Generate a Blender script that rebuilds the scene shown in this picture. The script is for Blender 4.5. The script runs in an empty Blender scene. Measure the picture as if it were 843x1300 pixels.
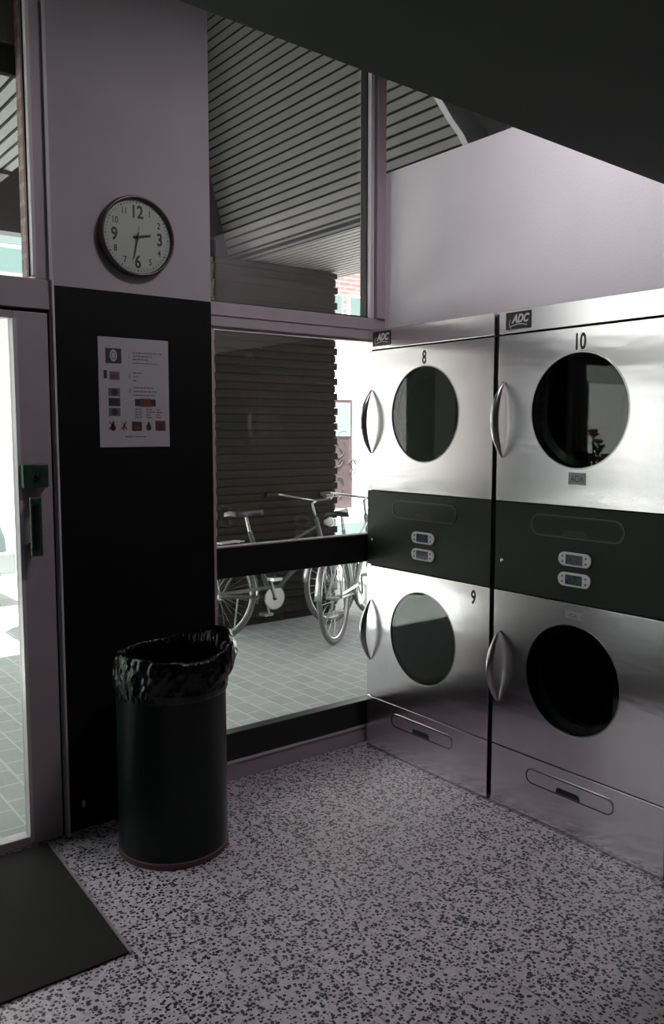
import bpy, bmesh, math, random
from mathutils import Vector, Matrix
random.seed(7)
C = bpy.context.scene.collection
PI = math.pi
sc = bpy.context.scene
sc.view_settings.view_transform = 'Standard'
sc.view_settings.look = 'None'
sc.view_settings.gamma = 1
sc.view_settings.use_curve_mapping = False
sc.view_settings.exposure = 0.4

# ------------------------------------------------------------------ materials
def mat(name, col, rough=0.5, metal=0.0, spec=0.5, noise=None, bump=None, aniso=None, coat=0):
    m = bpy.data.materials.new(name); m.use_nodes = True
    nt = m.node_tree; b = nt.nodes['Principled BSDF']
    b.inputs['Base Color'].default_value = (*col, 1)
    b.inputs['Roughness'].default_value = rough
    b.inputs['Metallic'].default_value = metal
    b.inputs['Specular IOR Level'].default_value = spec
    b.inputs['Coat Weight'].default_value = coat
    tc = nt.nodes.new('ShaderNodeTexCoord')
    if noise:
        sc_, amt = noise
        n = nt.nodes.new('ShaderNodeTexNoise'); n.inputs['Scale'].default_value = sc_; n.inputs['Detail'].default_value = 6
        nt.links.new(tc.outputs['Object'], n.inputs['Vector'])
        r = nt.nodes.new('ShaderNodeValToRGB')
        r.color_ramp.elements[0].position = 0.3; r.color_ramp.elements[1].position = 0.7
        r.color_ramp.elements[0].color = (*[c*(1-amt) for c in col], 1)
        r.color_ramp.elements[1].color = (*[min(1, c*(1+amt)) for c in col], 1)
        nt.links.new(n.outputs['Fac'], r.inputs['Fac']); nt.links.new(r.outputs['Color'], b.inputs['Base Color'])
    if bump:
        sc_, st, ax = bump
        mp = nt.nodes.new('ShaderNodeMapping'); mp.inputs['Scale'].default_value = ax
        nt.links.new(tc.outputs['Object'], mp.inputs['Vector'])
        n = nt.nodes.new('ShaderNodeTexNoise'); n.inputs['Scale'].default_value = sc_; n.inputs['Detail'].default_value = 3
        nt.links.new(mp.outputs['Vector'], n.inputs['Vector'])
        bp = nt.nodes.new('ShaderNodeBump'); bp.inputs['Strength'].default_value = st; bp.inputs['Distance'].default_value = 0.02
        nt.links.new(n.outputs['Fac'], bp.inputs['Height']); nt.links.new(bp.outputs['Normal'], b.inputs['Normal'])
    if aniso:
        v = nt.nodes.new('ShaderNodeCombineXYZ')
        for i in range(3): v.inputs[i].default_value = aniso[1][i]
        b.inputs['Anisotropic'].default_value = aniso[0]
        nt.links.new(v.outputs[0], b.inputs['Tangent'])
    return m

def glass(name, tint, rough=0.0, f0=1.5):
    m = bpy.data.materials.new(name); m.use_nodes = True
    nt = m.node_tree; nt.nodes.clear()
    o = nt.nodes.new('ShaderNodeOutputMaterial'); mx = nt.nodes.new('ShaderNodeMixShader')
    t = nt.nodes.new('ShaderNodeBsdfTransparent'); t.inputs[0].default_value = (*tint, 1)
    g = nt.nodes.new('ShaderNodeBsdfGlossy'); g.inputs['Roughness'].default_value = rough
    f = nt.nodes.new('ShaderNodeFresnel'); 
    ge = nt.nodes.new('ShaderNodeNewGeometry'); mr = nt.nodes.new('ShaderNodeMapRange')
    mr.inputs['To Min'].default_value = f0; mr.inputs['To Max'].default_value = 1/f0     # same reflectance on both faces of the sheet
    nt.links.new(ge.outputs['Backfacing'], mr.inputs['Value']); nt.links.new(mr.outputs[0], f.inputs['IOR'])
    nt.links.new(f.outputs[0], mx.inputs[0]); nt.links.new(t.outputs[0], mx.inputs[1]); nt.links.new(g.outputs[0], mx.inputs[2])
    nt.links.new(mx.outputs[0], o.inputs[0])
    return m

def terrazzo():
    m = mat('terrazzo', (0.5, 0.45, 0.5), 0.38)
    nt = m.node_tree; b = nt.nodes['Principled BSDF']; L = nt.links
    tc = [n for n in nt.nodes if n.type == 'TEX_COORD'][0]
    v = nt.nodes.new('ShaderNodeTexVoronoi'); v.inputs['Scale'].default_value = 92; v.inputs['Randomness'].default_value = 1
    dn = nt.nodes.new('ShaderNodeTexNoise'); dn.inputs['Scale'].default_value = 60
    ad = nt.nodes.new('ShaderNodeVectorMath'); ad.operation = 'MULTIPLY_ADD'
    ad.inputs[1].default_value = (0.010, 0.010, 0.0)
    L.new(tc.outputs['Object'], dn.inputs['Vector']); L.new(dn.outputs['Color'], ad.inputs[0]); L.new(tc.outputs['Object'], ad.inputs[2])
    L.new(ad.outputs[0], v.inputs['Vector'])
    sep = nt.nodes.new('ShaderNodeSeparateColor'); L.new(v.outputs['Color'], sep.inputs[0])
    chip = nt.nodes.new('ShaderNodeMath'); chip.operation = 'LESS_THAN'; chip.inputs[1].default_value = 0.80; L.new(sep.outputs[0], chip.inputs[0])
    sz = nt.nodes.new('ShaderNodeMath'); sz.operation = 'MULTIPLY_ADD'; sz.inputs[1].default_value = 0.38; sz.inputs[2].default_value = 0.26; L.new(sep.outputs[1], sz.inputs[0])
    near = nt.nodes.new('ShaderNodeMath'); near.operation = 'LESS_THAN'; L.new(v.outputs['Distance'], near.inputs[0]); L.new(sz.outputs[0], near.inputs[1])
    both = nt.nodes.new('ShaderNodeMath'); both.operation = 'MULTIPLY'; L.new(chip.outputs[0], both.inputs[0]); L.new(near.outputs[0], both.inputs[1])
    base = nt.nodes.new('ShaderNodeValToRGB'); base.color_ramp.elements[0].color = (0.50, 0.445, 0.50, 1); base.color_ramp.elements[1].color = (0.74, 0.67, 0.74, 1); L.new(sep.outputs[2], base.inputs['Fac'])
    r = nt.nodes.new('ShaderNodeMix'); r.data_type = 'RGBA'; r.inputs[7].default_value = (0.022, 0.018, 0.022, 1)
    L.new(both.outputs[0], r.inputs[0]); L.new(base.outputs[0], r.inputs[6])
    # 40 cm joints
    br = nt.nodes.new('ShaderNodeTexBrick'); br.offset = 0; br.inputs['Scale'].default_value = 1
    br.inputs['Brick Width'].default_value = 0.4; br.inputs['Row Height'].default_value = 0.4
    br.inputs['Mortar Size'].default_value = 0.0022; br.inputs['Mortar Smooth'].default_value = 0.1
    br.inputs['Color1'].default_value = (1, 1, 1, 1); br.inputs['Color2'].default_value = (0.9, 0.9, 0.9, 1); br.inputs['Mortar'].default_value = (0.45, 0.42, 0.45, 1)
    mp = nt.nodes.new('ShaderNodeMapping'); mp.inputs['Location'].default_value = (0.02, -0.01, 0)
    L.new(tc.outputs['Object'], mp.inputs['Vector']); L.new(mp.outputs[0], br.inputs['Vector'])
    mu = nt.nodes.new('ShaderNodeMix'); mu.data_type = 'RGBA'; mu.blend_type = 'MULTIPLY'; mu.inputs[0].default_value = 1
    L.new(r.outputs[2], mu.inputs[6]); L.new(br.outputs['Color'], mu.inputs[7]); L.new(mu.outputs[2], b.inputs['Base Color'])
    return m

def bricks(name, c1, c2, mortar, w, h, ms, axes='XZ', rough=0.85, offset=0.5, rot=0, bump=0.4):
    m = mat(name, c1, rough); nt = m.node_tree; b = nt.nodes['Principled BSDF']; L = nt.links
    tc = [n for n in nt.nodes if n.type == 'TEX_COORD'][0]
    sp = nt.nodes.new('ShaderNodeSeparateXYZ'); cb = nt.nodes.new('ShaderNodeCombineXYZ')
    L.new(tc.outputs['Object'], sp.inputs[0])
    if axes == 'XZ':
        a = nt.nodes.new('ShaderNodeMath'); L.new(sp.outputs[0], a.inputs[0]); L.new(sp.outputs[1], a.inputs[1])
        L.new(a.outputs[0], cb.inputs[0]); L.new(sp.outputs[2], cb.inputs[1])
    else:
        L.new(sp.outputs[0], cb.inputs[0]); L.new(sp.outputs[1], cb.inputs[1])
    mp = nt.nodes.new('ShaderNodeMapping'); mp.inputs['Rotation'].default_value = (0, 0, rot); L.new(cb.outputs[0], mp.inputs['Vector'])
    br = nt.nodes.new('ShaderNodeTexBrick'); br.offset = offset; br.inputs['Scale'].default_value = 1
    br.inputs['Brick Width'].default_value = w; br.inputs['Row Height'].default_value = h
    br.inputs['Mortar Size'].default_value = ms
    br.inputs['Color1'].default_value = (*c1, 1); br.inputs['Color2'].default_value = (*c2, 1); br.inputs['Mortar'].default_value = (*mortar, 1)
    L.new(mp.outputs[0], br.inputs['Vector']); L.new(br.outputs['Color'], b.inputs['Base Color'])
    bp = nt.nodes.new('ShaderNodeBump'); bp.inputs['Strength'].default_value = bump; bp.inputs['Distance'].default_value = 0.01; bp.invert = True
    L.new(br.outputs['Fac'], bp.inputs['Height']); L.new(bp.outputs[0], b.inputs['Normal'])
    return m

M = {}
M['steel'] = mat('brushed_steel', (0.78, 0.75, 0.775), 0.20, 1.0, noise=(6, 0.05), bump=(2.6, 0.13, (1, 0.5, 2.2)), aniso=(0.8, (0, 1, 0)))
M['steel_low'] = M['steel']
M['handle'] = mat('satin_handle', (0.50, 0.49, 0.50), 0.26, 1.0)
M['panel'] = mat('dark_panel', (0.008, 0.013, 0.009), 0.5, 0.0, 0.25, noise=(300, 0.25))
M['lip_highlight'] = mat('panel_lip_highlight', (0.09, 0.095, 0.09), 0.3, 0.3)  # lighter ring colour, a painted highlight along the groove edge
M['body'] = mat('cabinet_side', (0.055, 0.05, 0.05), 0.5, 0.3)
M['rubber'] = mat('black_rubber', (0.01, 0.01, 0.01), 0.6)
M['drum'] = mat('drum_steel', (0.45, 0.47, 0.46), 0.45, 1.0)
M['ink'] = mat('black_ink', (0.012, 0.011, 0.012), 0.5)
M['badge'] = mat('badge_black', (0.015, 0.014, 0.014), 0.35)
M['badge_ink'] = mat('badge_silver', (0.55, 0.53, 0.54), 0.4)
M['white_plastic'] = mat('pale_plastic', (0.62, 0.62, 0.60), 0.35)
M['screen'] = mat('display_screen', (0.06, 0.065, 0.10), 0.15, noise=(90, 0.7))
M['sticker'] = mat('grey_sticker', (0.30, 0.31, 0.30), 0.4)
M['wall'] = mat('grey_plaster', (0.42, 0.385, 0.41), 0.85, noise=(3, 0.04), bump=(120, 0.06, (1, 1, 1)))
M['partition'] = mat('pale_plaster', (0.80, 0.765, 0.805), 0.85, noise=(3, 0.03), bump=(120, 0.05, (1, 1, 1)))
M['dado'] = mat('black_wall_paint', (0.003, 0.004, 0.0038), 0.6, spec=0.2, bump=(60, 0.05, (1, 1, 1)))
M['ceiling'] = mat('dark_ceiling_paint', (0.036, 0.042, 0.036), 0.9, noise=(2, 0.08))
M['dark_room'] = mat('room_wall_paint', (0.12, 0.11, 0.115), 0.85)
M['alu'] = mat('painted_frame', (0.42, 0.355, 0.38), 0.45, noise=(8, 0.05))
M['alu_light'] = mat('light_frame', (0.62, 0.57, 0.60), 0.4)  # paler frame colour, also standing in for lit edges
M['black_frame'] = mat('black_rail', (0.008, 0.009, 0.008), 0.4)
M['gasket'] = mat('frame_gasket', (0.015, 0.014, 0.015), 0.6)
M['glass'] = glass('window_glass', (0.93, 0.945, 0.94))
M['door_glass'] = glass('door_pane', (0.91, 0.945, 0.93))
M['dryer_glass'] = glass('dryer_window', (0.34, 0.40, 0.36), 0.0, 1.5)
M['terrazzo'] = terrazzo()
M['mat'] = mat('door_mat', (0.013, 0.010, 0.010), 0.95, noise=(250, 0.5), bump=(400, 0.5, (1, 1, 1)))
M['trim'] = mat('mat_trim', (0.45, 0.42, 0.43), 0.4, 0.6)
M['bin'] = mat('bin_metal', (0.003, 0.009, 0.006), 0.36, 0.0, 0.28)
M['bin_base'] = mat('bin_base_band', (0.11, 0.05, 0.06), 0.6)
M['bag'] = mat('bin_liner', (0.003, 0.004, 0.0035), 0.2, 0, 0.45, bump=(24, 0.6, (1, 1, 0.4)))
M['clock_rim'] = mat('clock_rim', (0.10, 0.085, 0.085), 0.3, 0.7)
M['clock_face'] = mat('clock_face', (0.38, 0.42, 0.38), 0.5)
M['paper'] = mat('paper', (0.42, 0.40, 0.42), 0.7)
M['print'] = mat('print_black', (0.03, 0.03, 0.03), 0.7)
M['print_grey'] = mat('print_grey', (0.12, 0.11, 0.12), 0.7)
M['print_green'] = mat('print_green', (0.02, 0.045, 0.03), 0.7)
M['print_red'] = mat('print_red', (0.14, 0.04, 0.03), 0.7)
M['lock'] = mat('lock_box', (0.02, 0.055, 0.038), 0.4, noise=(60, 0.4))
M['brick_dark'] = bricks('dark_brick', (0.030, 0.022, 0.017), (0.018, 0.022, 0.015), (0.028, 0.028, 0.024), 0.22, 0.065, 0.008)
M['brick_mid'] = bricks('weathered_brick', (0.15, 0.15, 0.12), (0.11, 0.14, 0.11), (0.13, 0.14, 0.12), 0.22, 0.065, 0.008)
M['brick_red'] = bricks('red_brick', (0.20, 0.10, 0.10), (0.26, 0.14, 0.135), (0.28, 0.22, 0.21), 0.22, 0.065, 0.01)
M['paver'] = bricks('pavers', (0.27, 0.295, 0.29), (0.31, 0.335, 0.33), (0.42, 0.45, 0.44), 0.17, 0.115, 0.005, 'XY', 0.8, 0.5, PI/2, 0.15)
M['street'] = mat('pale_street', (0.45, 0.45, 0.44), 0.9, noise=(4, 0.08))
M['slat'] = mat('slat_paint', (0.17, 0.162, 0.155), 0.6, noise=(5, 0.06))
M['slat_gap'] = mat('slat_gap', (0.008, 0.008, 0.008), 0.9)
M['fascia'] = mat('fascia_paint', (0.42, 0.40, 0.42), 0.6)
M['white_wall'] = mat('white_render', (0.58, 0.57, 0.56), 0.9, noise=(2, 0.04))
M['plinth'] = mat('teal_plinth', (0.10, 0.15, 0.14), 0.8)
M['brown_door'] = mat('brown_door_paint', (0.045, 0.028, 0.030), 0.6, noise=(12, 0.15))
M['pane_grey'] = mat('far_pane', (0.17, 0.2, 0.205), 0.15)
M['pane_teal'] = mat('far_pane_teal', (0.13, 0.19, 0.18), 0.15)
M['bike_metal'] = mat('bike_metal', (0.55, 0.57, 0.56), 0.25, 0.8)
M['bike_paint'] = mat('bike_paint', (0.10, 0.12, 0.11), 0.3, 0.3)
M['bike_paint_pale'] = mat('bike_paint_pale', (0.42, 0.46, 0.45), 0.3, 0.3)
M['tyre'] = mat('bike_tyre', (0.16, 0.165, 0.165), 0.8)
M['saddle'] = mat('bike_saddle', (0.02, 0.02, 0.02), 0.5)
M['lens'] = mat('bike_lamp_lens', (0.75, 0.77, 0.76), 0.15)
M['red_lens'] = mat('bike_red_lens', (0.5, 0.05, 0.03), 0.3)
M['car_paint'] = mat('car_paint', (0.16, 0.19, 0.19), 0.25, 0.4, coat=0.6)
M['car_glass'] = mat('car_glass', (0.03, 0.05, 0.05), 0.05)
M['leaf'] = mat('plant_leaf', (0.05, 0.12, 0.06), 0.6)
M['flower'] = mat('plant_flower', (0.45, 0.22, 0.24), 0.7)
M['pot'] = mat('planter', (0.16, 0.17, 0.17), 0.6)
M['sign_dark'] = mat('sign_dark', (0.05, 0.10, 0.09), 0.4)
M['sign_white'] = mat('sign_white', (0.75, 0.76, 0.75), 0.6)

# ------------------------------------------------------------------ mesh helpers
ID = lambda a, b, c: Vector((a, b, c))
def box(bm, x0, x1, y0, y1, z0, z1, f=ID, skip=()):
    v = [bm.verts.new(f(x, y, z)) for x in (x0, x1) for y in (y0, y1) for z in (z0, z1)]
    F = {'x0': (0, 1, 3, 2), 'x1': (4, 6, 7, 5), 'y0': (0, 4, 5, 1), 'y1': (2, 3, 7, 6), 'z0': (0, 2, 6, 4), 'z1': (1, 5, 7, 3)}
    for k, i in F.items():
        if k not in skip: bm.faces.new([v[j] for j in i])
def prism(bm, pts, f0, f1):
    "pts 2D; f0/f1 map 2D point to 3D for both ends"
    a = [bm.verts.new(f0(*p)) for p in pts]; b = [bm.verts.new(f1(*p)) for p in pts]
    n = len(pts); bm.faces.new(a); bm.faces.new(b[::-1])
    for i in range(n): bm.faces.new((a[i], a[(i+1) % n], b[(i+1) % n], b[i]))
def tube(bm, pts, rad, n=10, closed=False, cap=True):
    pts = [Vector(p) for p in pts]; m = len(pts); rings = []
    rs = rad if isinstance(rad, (list, tuple)) else [rad]*m
    up = None
    for i, p in enumerate(pts):
        a = pts[(i-1) % m] if (closed or i > 0) else p; b = pts[(i+1) % m] if (closed or i < m-1) else p
        t = (b-a).normalized()
        if up is None:
            up = Vector((0, 0, 1)) if abs(t.z) < 0.9 else Vector((1, 0, 0))
        s = t.cross(up)
        if s.length < 1e-6: s = t.cross(Vector((0.3, 1, 0.1)))
        s.normalize(); u = s.cross(t).normalized(); up = u
        rings.append([bm.verts.new(p + (s*math.cos(2*PI*k/n) + u*math.sin(2*PI*k/n))*rs[i]) for k in range(n)])
    for i in range(m if closed else m-1):
        A, B = rings[i], rings[(i+1) % m]
        for k in range(n): bm.faces.new((A[k], A[(k+1) % n], B[(k+1) % n], B[k]))
    if cap and not closed: bm.faces.new(rings[0][::-1]); bm.faces.new(rings[-1])
def lathe(bm, prof, f, n=64, close=False):
    "prof list of (r, h); f(u, v, h) -> 3D where u,v in disc plane"
    rings = []
    for r, h in prof:
        if r < 1e-6: rings.append([bm.verts.new(f(0, 0, h))])
        else: rings.append([bm.verts.new(f(r*math.cos(2*PI*k/n), r*math.sin(2*PI*k/n), h)) for k in range(n)])
    for A, B in zip(rings, rings[1:]):
        for k in range(n):
            q = [A[k % len(A)], A[(k+1) % len(A)], B[(k+1) % len(B)], B[k % len(B)]]
            u = []
            for w in q:
                if w not in u: u.append(w)
            if len(u) > 2: bm.faces.new(u)
def obj(name, bm, m, parent=None, loc=None, smooth=False, bevel=0, label=None):
    bmesh.ops.recalc_face_normals(bm, faces=bm.faces)
    me = bpy.data.meshes.new(name); bm.to_mesh(me); bm.free()
    ms = m if isinstance(m, (list, tuple)) else [m]
    for q in ms: me.materials.append(q)
    if smooth:
        for p in me.polygons: p.use_smooth = True
    o = bpy.data.objects.new(name, me); C.objects.link(o)
    if smooth == 'auto':
        me.set_sharp_from_angle(angle=math.radians(35))
    if parent: o.parent = parent
    if loc: o.location = loc
    if bevel:
        b = o.modifiers.new('bevel', 'BEVEL'); b.width = bevel; b.segments = 2; b.limit_method = 'ANGLE'; b.angle_limit = math.radians(40)
    if label: o['label'] = label
    return o
def thing(name, label, cat, loc=(0, 0, 0), rz=0, group=None, rot=None):
    o = bpy.data.objects.new(name, None); C.objects.link(o); o.empty_display_size = 0.1
    o.location = loc; o.rotation_euler = rot if rot else (0, 0, rz); o['label'] = label; o['category'] = cat
    if group: o['group'] = group
    return o
def tag(o, label, cat, group=None):
    o['label'] = label; o['category'] = cat
    if group: o['group'] = group
    return o
def struct(name, bm, m, parent=None, **k):
    o = obj(name, bm, m, parent, **k)
    if not parent: o['kind'] = 'structure'
    return o
def B(*a, **k):
    bm = bmesh.new(); box(bm, *a, **k); return bm
def text_bm(bm, s, size, mp, xs=1.0, shear=0.0, depth=0.0004, bold=0.0, align='CENTER'):
    "adds text geometry; mp(x, y, z) maps text plane coords to local 3D; text centred on its own box vertically"
    cu = bpy.data.curves.new('t', 'FONT'); cu.body = s; cu.size = size; cu.shear = shear; cu.extrude = depth; cu.offset = bold
    cu.align_x = align; cu.resolution_u = 4
    o = bpy.data.objects.new('t', cu); C.objects.link(o)
    dg = bpy.context.evaluated_depsgraph_get(); me = bpy.data.meshes.new_from_object(o.evaluated_get(dg))
    ys = [v.co.y for v in me.vertices]
    if ys:
        cy = (min(ys)+max(ys))/2
        for v in me.vertices: v.co = mp(v.co.x*xs, v.co.y-cy, v.co.z)
        bm.from_mesh(me)
    bpy.data.objects.remove(o); bpy.data.curves.remove(cu); bpy.data.meshes.remove(me)

# ------------------------------------------------------------------ camera
cam = bpy.data.cameras.new('camera'); co = bpy.data.objects.new('camera', cam); C.objects.link(co)
cam.sensor_fit = 'HORIZONTAL'; cam.sensor_width = 36; cam.lens = 1067.0/843*36; cam.clip_start = 0.05
yaw, pit = math.radians(37.555), math.radians(-5.445)
co.location = (-2.597, -3.096, 1.5456)
co.rotation_euler = (PI/2+pit, 0, -yaw)
sc.camera = co

# ------------------------------------------------------------------ setting
struct('floor', B(-4.3, 1.4, -5.2, 0.04, -0.1, 0), M['terrazzo'])
WY = 0.05   # window line
# lower pier wall with the clock (brick outside)
bm = B(-1.51, -0.845, 0.0, 0.16, 0.0, 2.078); struct('wall_dado', bm, M['dado'])
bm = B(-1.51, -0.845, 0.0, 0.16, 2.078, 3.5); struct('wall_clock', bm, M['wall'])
struct('wall_outside_pier', B(-1.53, -0.83, 0.16, 0.24, 0.0, 3.5), M['brick_red'])
# wall above the machines
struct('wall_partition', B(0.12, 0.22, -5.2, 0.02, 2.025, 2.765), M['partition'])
struct('wall_right', B(1.3, 1.4, -5.2, 0.16, 0, 3.5), M['ceiling'])
struct('wall_right_lower', B(0.30, 0.42, -5.2, -1.63, 0, 2.024), M['dark_room'])
struct('wall_back', B(-4.3, 1.4, -5.3, -5.2, 0, 3.5), M['dark_room'])
struct('wall_left', B(-4.4, -4.3, -5.3, 0.16, 0, 3.5), M['dark_room'])
# low ceiling over the room, with the higher strip by the window
bm = bmesh.new()
zl, zr = 2.482, 2.318
v = [bm.verts.new(p) for p in ((-4.3, -1.5, zl), (1.3, -1.5, zr), (1.3, -5.2, zr), (-4.3, -5.2, zl))]
w = [bm.verts.new((q.co.x, q.co.y, 2.74 if q.co.x > 0.2 else 2.76)) for q in v]
bm.faces.new(v); bm.faces.new(w[::-1])
for i in range(4): bm.faces.new((v[i], v[(i+1) % 4], w[(i+1) % 4], w[i]))
struct('ceiling_low', bm, M['ceiling'])
struct('ceiling', B(-4.3, 1.4, -1.62, 0.16, 3.5, 3.6), M['ceiling'])
struct('wall_upstand', B(-4.3, 1.4, -1.62, -1.5, 2.77, 3.5), M['ceiling'])
# left storefront beyond the door
def frame_rect(bm, x0, x1, z0, z1, t, y0, y1):
    box(bm, x0, x0+t, y0, y1, z0, z1); box(bm, x1-t, x1, y0, y1, z0, z1)
    box(bm, x0+t, x1-t, y0, y1, z0, z0+t); box(bm, x0+t, x1-t, y0, y1, z1-t, z1)

# window_1: large lower pane with mid rail; window_2: tall pane above; window_3: pane behind the partition
def pane(x0, x1, z0, z1, m, parent, name='glass_pane'):
    return obj(name, B(x0, x1, WY+0.018, WY+0.024, z0, z1), m, parent)
W1 = bmesh.new()
box(W1, -0.845, -0.815, WY-0.02, WY+0.05, 0.08, 1.975)            # left stile
w1 = struct('window_1', W1, M['alu'], bevel=0.002)
obj('sill', B(-0.845, 0.9, WY-0.005, WY+0.09, 0.0, 0.078), M['alu'], w1, bevel=0.003)
obj('sill_strip', B(-0.845, 0.9, WY-0.012, WY+0.03, 0.078, 0.09), M['alu_light'], w1)
obj('bottom_rail', B(-0.815, 0.9, WY-0.01, WY+0.05, 0.09, 0.215), M['black_frame'], w1, bevel=0.003)
obj('middle_rail', B(-0.815, 0.9, WY-0.015, WY+0.05, 0.912, 1.046), M['black_frame'], w1, bevel=0.003)
obj('rail_strip', B(-0.815, 0.9, WY-0.012, WY+0.03, 1.046, 1.051), M['alu'], w1)
g1 = pane(-0.815, 0.9, 0.215, 0.912, M['glass'], w1)
pane(-0.815, 0.9, 1.051, 1.98, M['glass'], w1)
bm = bmesh.new()
box(bm, -0.845, 1.3, WY-0.03, WY+0.06, 1.985, 2.085)
tr = struct('trim_1', bm, M['alu'], bevel=0.003)
for z0, z1, y in ((1.975, 1.985, WY-0.015), (2.085, 2.094, WY-0.01), (2.03, 2.037, WY-0.036)):
    obj('groove', B(-0.845, 1.3, y, WY+0.02, z0, z1), M['gasket'] if z0 > 2.0 and y > WY-0.03 else M['alu'], tr)
W2 = bmesh.new()
box(W2, -0.845, -0.838, WY-0.01, WY+0.04, 2.094, 3.5)
box(W2, -0.845, 0.045, WY-0.01, WY+0.04, 3.46, 3.5)
w2 = struct('window_2', W2, M['alu'])
pane(-0.838, 0.03, 2.094, 3.46, M['glass'], w2)
bm = bmesh.new()
box(bm, 0.030, 0.052, WY-0.03, WY+0.05, 2.085, 3.5)
mu = struct('trim_2', bm, M['alu_light'], bevel=0.002)  # lit left side of the mullion put into a paler colour
obj('mullion_gasket', B(0.024, 0.030, WY-0.005, WY+0.04, 2.085, 3.5), M['gasket'], mu)
obj('mullion_post', B(0.060, 0.112, WY-0.045, WY+0.06, 2.085, 3.5), M['alu'], mu, bevel=0.003)
obj('mullion_gap', B(0.052, 0.060, WY-0.01, WY+0.05, 2.085, 3.5), M['gasket'], mu)
W3 = bmesh.new(); box(W3, 0.112, 1.3, WY-0.01, WY+0.04, 3.46, 3.5); box(W3, 1.06, 1.3, WY-0.01, WY+0.05, 2.085, 3.46)
w3 = struct('window_3', W3, M['alu'])
pane(0.112, 1.06, 2.085, 3.46, M['glass'], w3)
struct('wall_window_corner', B(0.9, 1.3, 0.02, 0.16, 0, 1.985), M['dark_room'])

# door_1: glazed leaf in a painted frame, top light above
bm = bmesh.new()
box(bm, -1.655, -1.530, -0.022, 0.034, 0.004, 1.972)      # lock stile
box(bm, -2.55, -2.45, -0.022, 0.034, 0.004, 1.972)        # hinge stile
box(bm, -2.45, -1.655, -0.022, 0.034, 1.945, 1.972)       # top rail
box(bm, -2.45, -1.655, -0.022, 0.034, 0.004, 0.040)       # bottom rail
d1 = struct('door_1', bm, M['alu'], bevel=0.003)
obj('door_glass', B(-2.45, -1.655, 0.008, 0.014, 0.04, 1.945), M['door_glass'], d1)
obj('glazing_bead', B(-1.6555, -1.642, -0.028, 0.004, 0.02, 1.945), M['alu_light'], d1, label='glazing bead beside the glass, coloured pale as its lit face')  # light on the inner stile face put into a pale colour
lk = obj('lock', B(-1.648, -1.556, -0.062, -0.022, 1.345, 1.430), M['lock'], d1, bevel=0.004, label='dark green lock box')
bm = bmesh.new(); lathe(bm, [(0, -0.016), (0.010, -0.016), (0.012, 0), ], lambda u, v, h: Vector((u-1.594, -0.062+h, v+1.392)), 20)
obj('lock_cylinder', bm, M['rubber'], lk)
bm = bmesh.new()
box(bm, -1.634, -1.592, -0.085, -0.070, 1.10, 1.315); box(bm, -1.626, -1.600, -0.075, -0.022, 1.115, 1.145); box(bm, -1.626, -1.600, -0.075, -0.022, 1.270, 1.300)
hd = obj('door_handle', bm, M['lock'], d1, bevel=0.005, label='dark green vertical pull handle')
obj('grip_strip', B(-1.620, -1.606, -0.092, -0.085, 1.13, 1.29), M['black_frame'], hd)
# frame of the door and toplight
bm = bmesh.new()
box(bm, -1.522, -1.511, -0.030, 0.07, 0, 2.09)
box(bm, -2.62, -2.552, -0.03, 0.07, 0, 2.09)
box(bm, -4.3, -1.511, -0.026, 0.07, 1.985, 2.09)
t3 = struct('trim_3', bm, M['alu'], bevel=0.003)
obj('frame_edge', B(-1.516, -1.508, -0.038, -0.02, 0, 2.09), M['alu_light'], t3)
obj('frame_groove', B(-1.530, -1.522, -0.012, 0.03, 0, 1.985), M['gasket'], t3)
obj('rebate', B(-2.552, -1.522, -0.0, 0.03, 1.972, 1.985), M['gasket'], t3)
bm = bmesh.new()
box(bm, -1.566, -1.516, -0.022, 0.06, 2.09, 3.5); box(bm, -2.62, -2.566, -0.022, 0.06, 2.09, 3.5); box(bm, -2.566, -1.566, -0.022, 0.06, 3.45, 3.5)
w4 = struct('window_4', bm, M['alu'], bevel=0.003)
obj('frame_edge', B(-1.522, -1.510, -0.034, 0.0, 2.09, 3.5), M['alu_light'], w4)
obj('glazing_bead', B(-1.578, -1.566, -0.03, 0.006, 2.1, 3.45), M['alu_light'], w4)
obj('glazing_gasket', B(-1.583, -1.578, 0.0, 0.02, 2.1, 3.45), M['gasket'], w4)
obj('glass_pane', B(-2.566, -1.578, 0.008, 0.014, 2.09, 3.45), M['door_glass'], w4)
# second storefront bay left of the door, unseen, added to brighten the steel reflections
bm = bmesh.new()
box(bm, -4.3, -2.62, -0.02, 0.06, 0, 0.10); box(bm, -4.3, -2.62, -0.02, 0.06, 3.45, 3.5); box(bm, -2.70, -2.62, -0.021, 0.061, 0.1, 1.985); box(bm, -2.70, -2.62, -0.021, 0.061, 2.09, 3.45)
box(bm, -4.3, -4.22, -0.021, 0.061, 0.1, 3.45)
w5 = struct('window_5', bm, M['alu'])
obj('glass_pane', B(-4.22, -2.70, 0.008, 0.014, 0.1, 1.985), M['door_glass'], w5)
obj('glass_pane', B(-4.22, -2.70, 0.008, 0.014, 2.09, 3.45), M['door_glass'], w5)
obj('middle_rail', B(-4.22, -2.70, -0.02, 0.04, 0.912, 1.046), M['black_frame'], w5)

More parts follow.
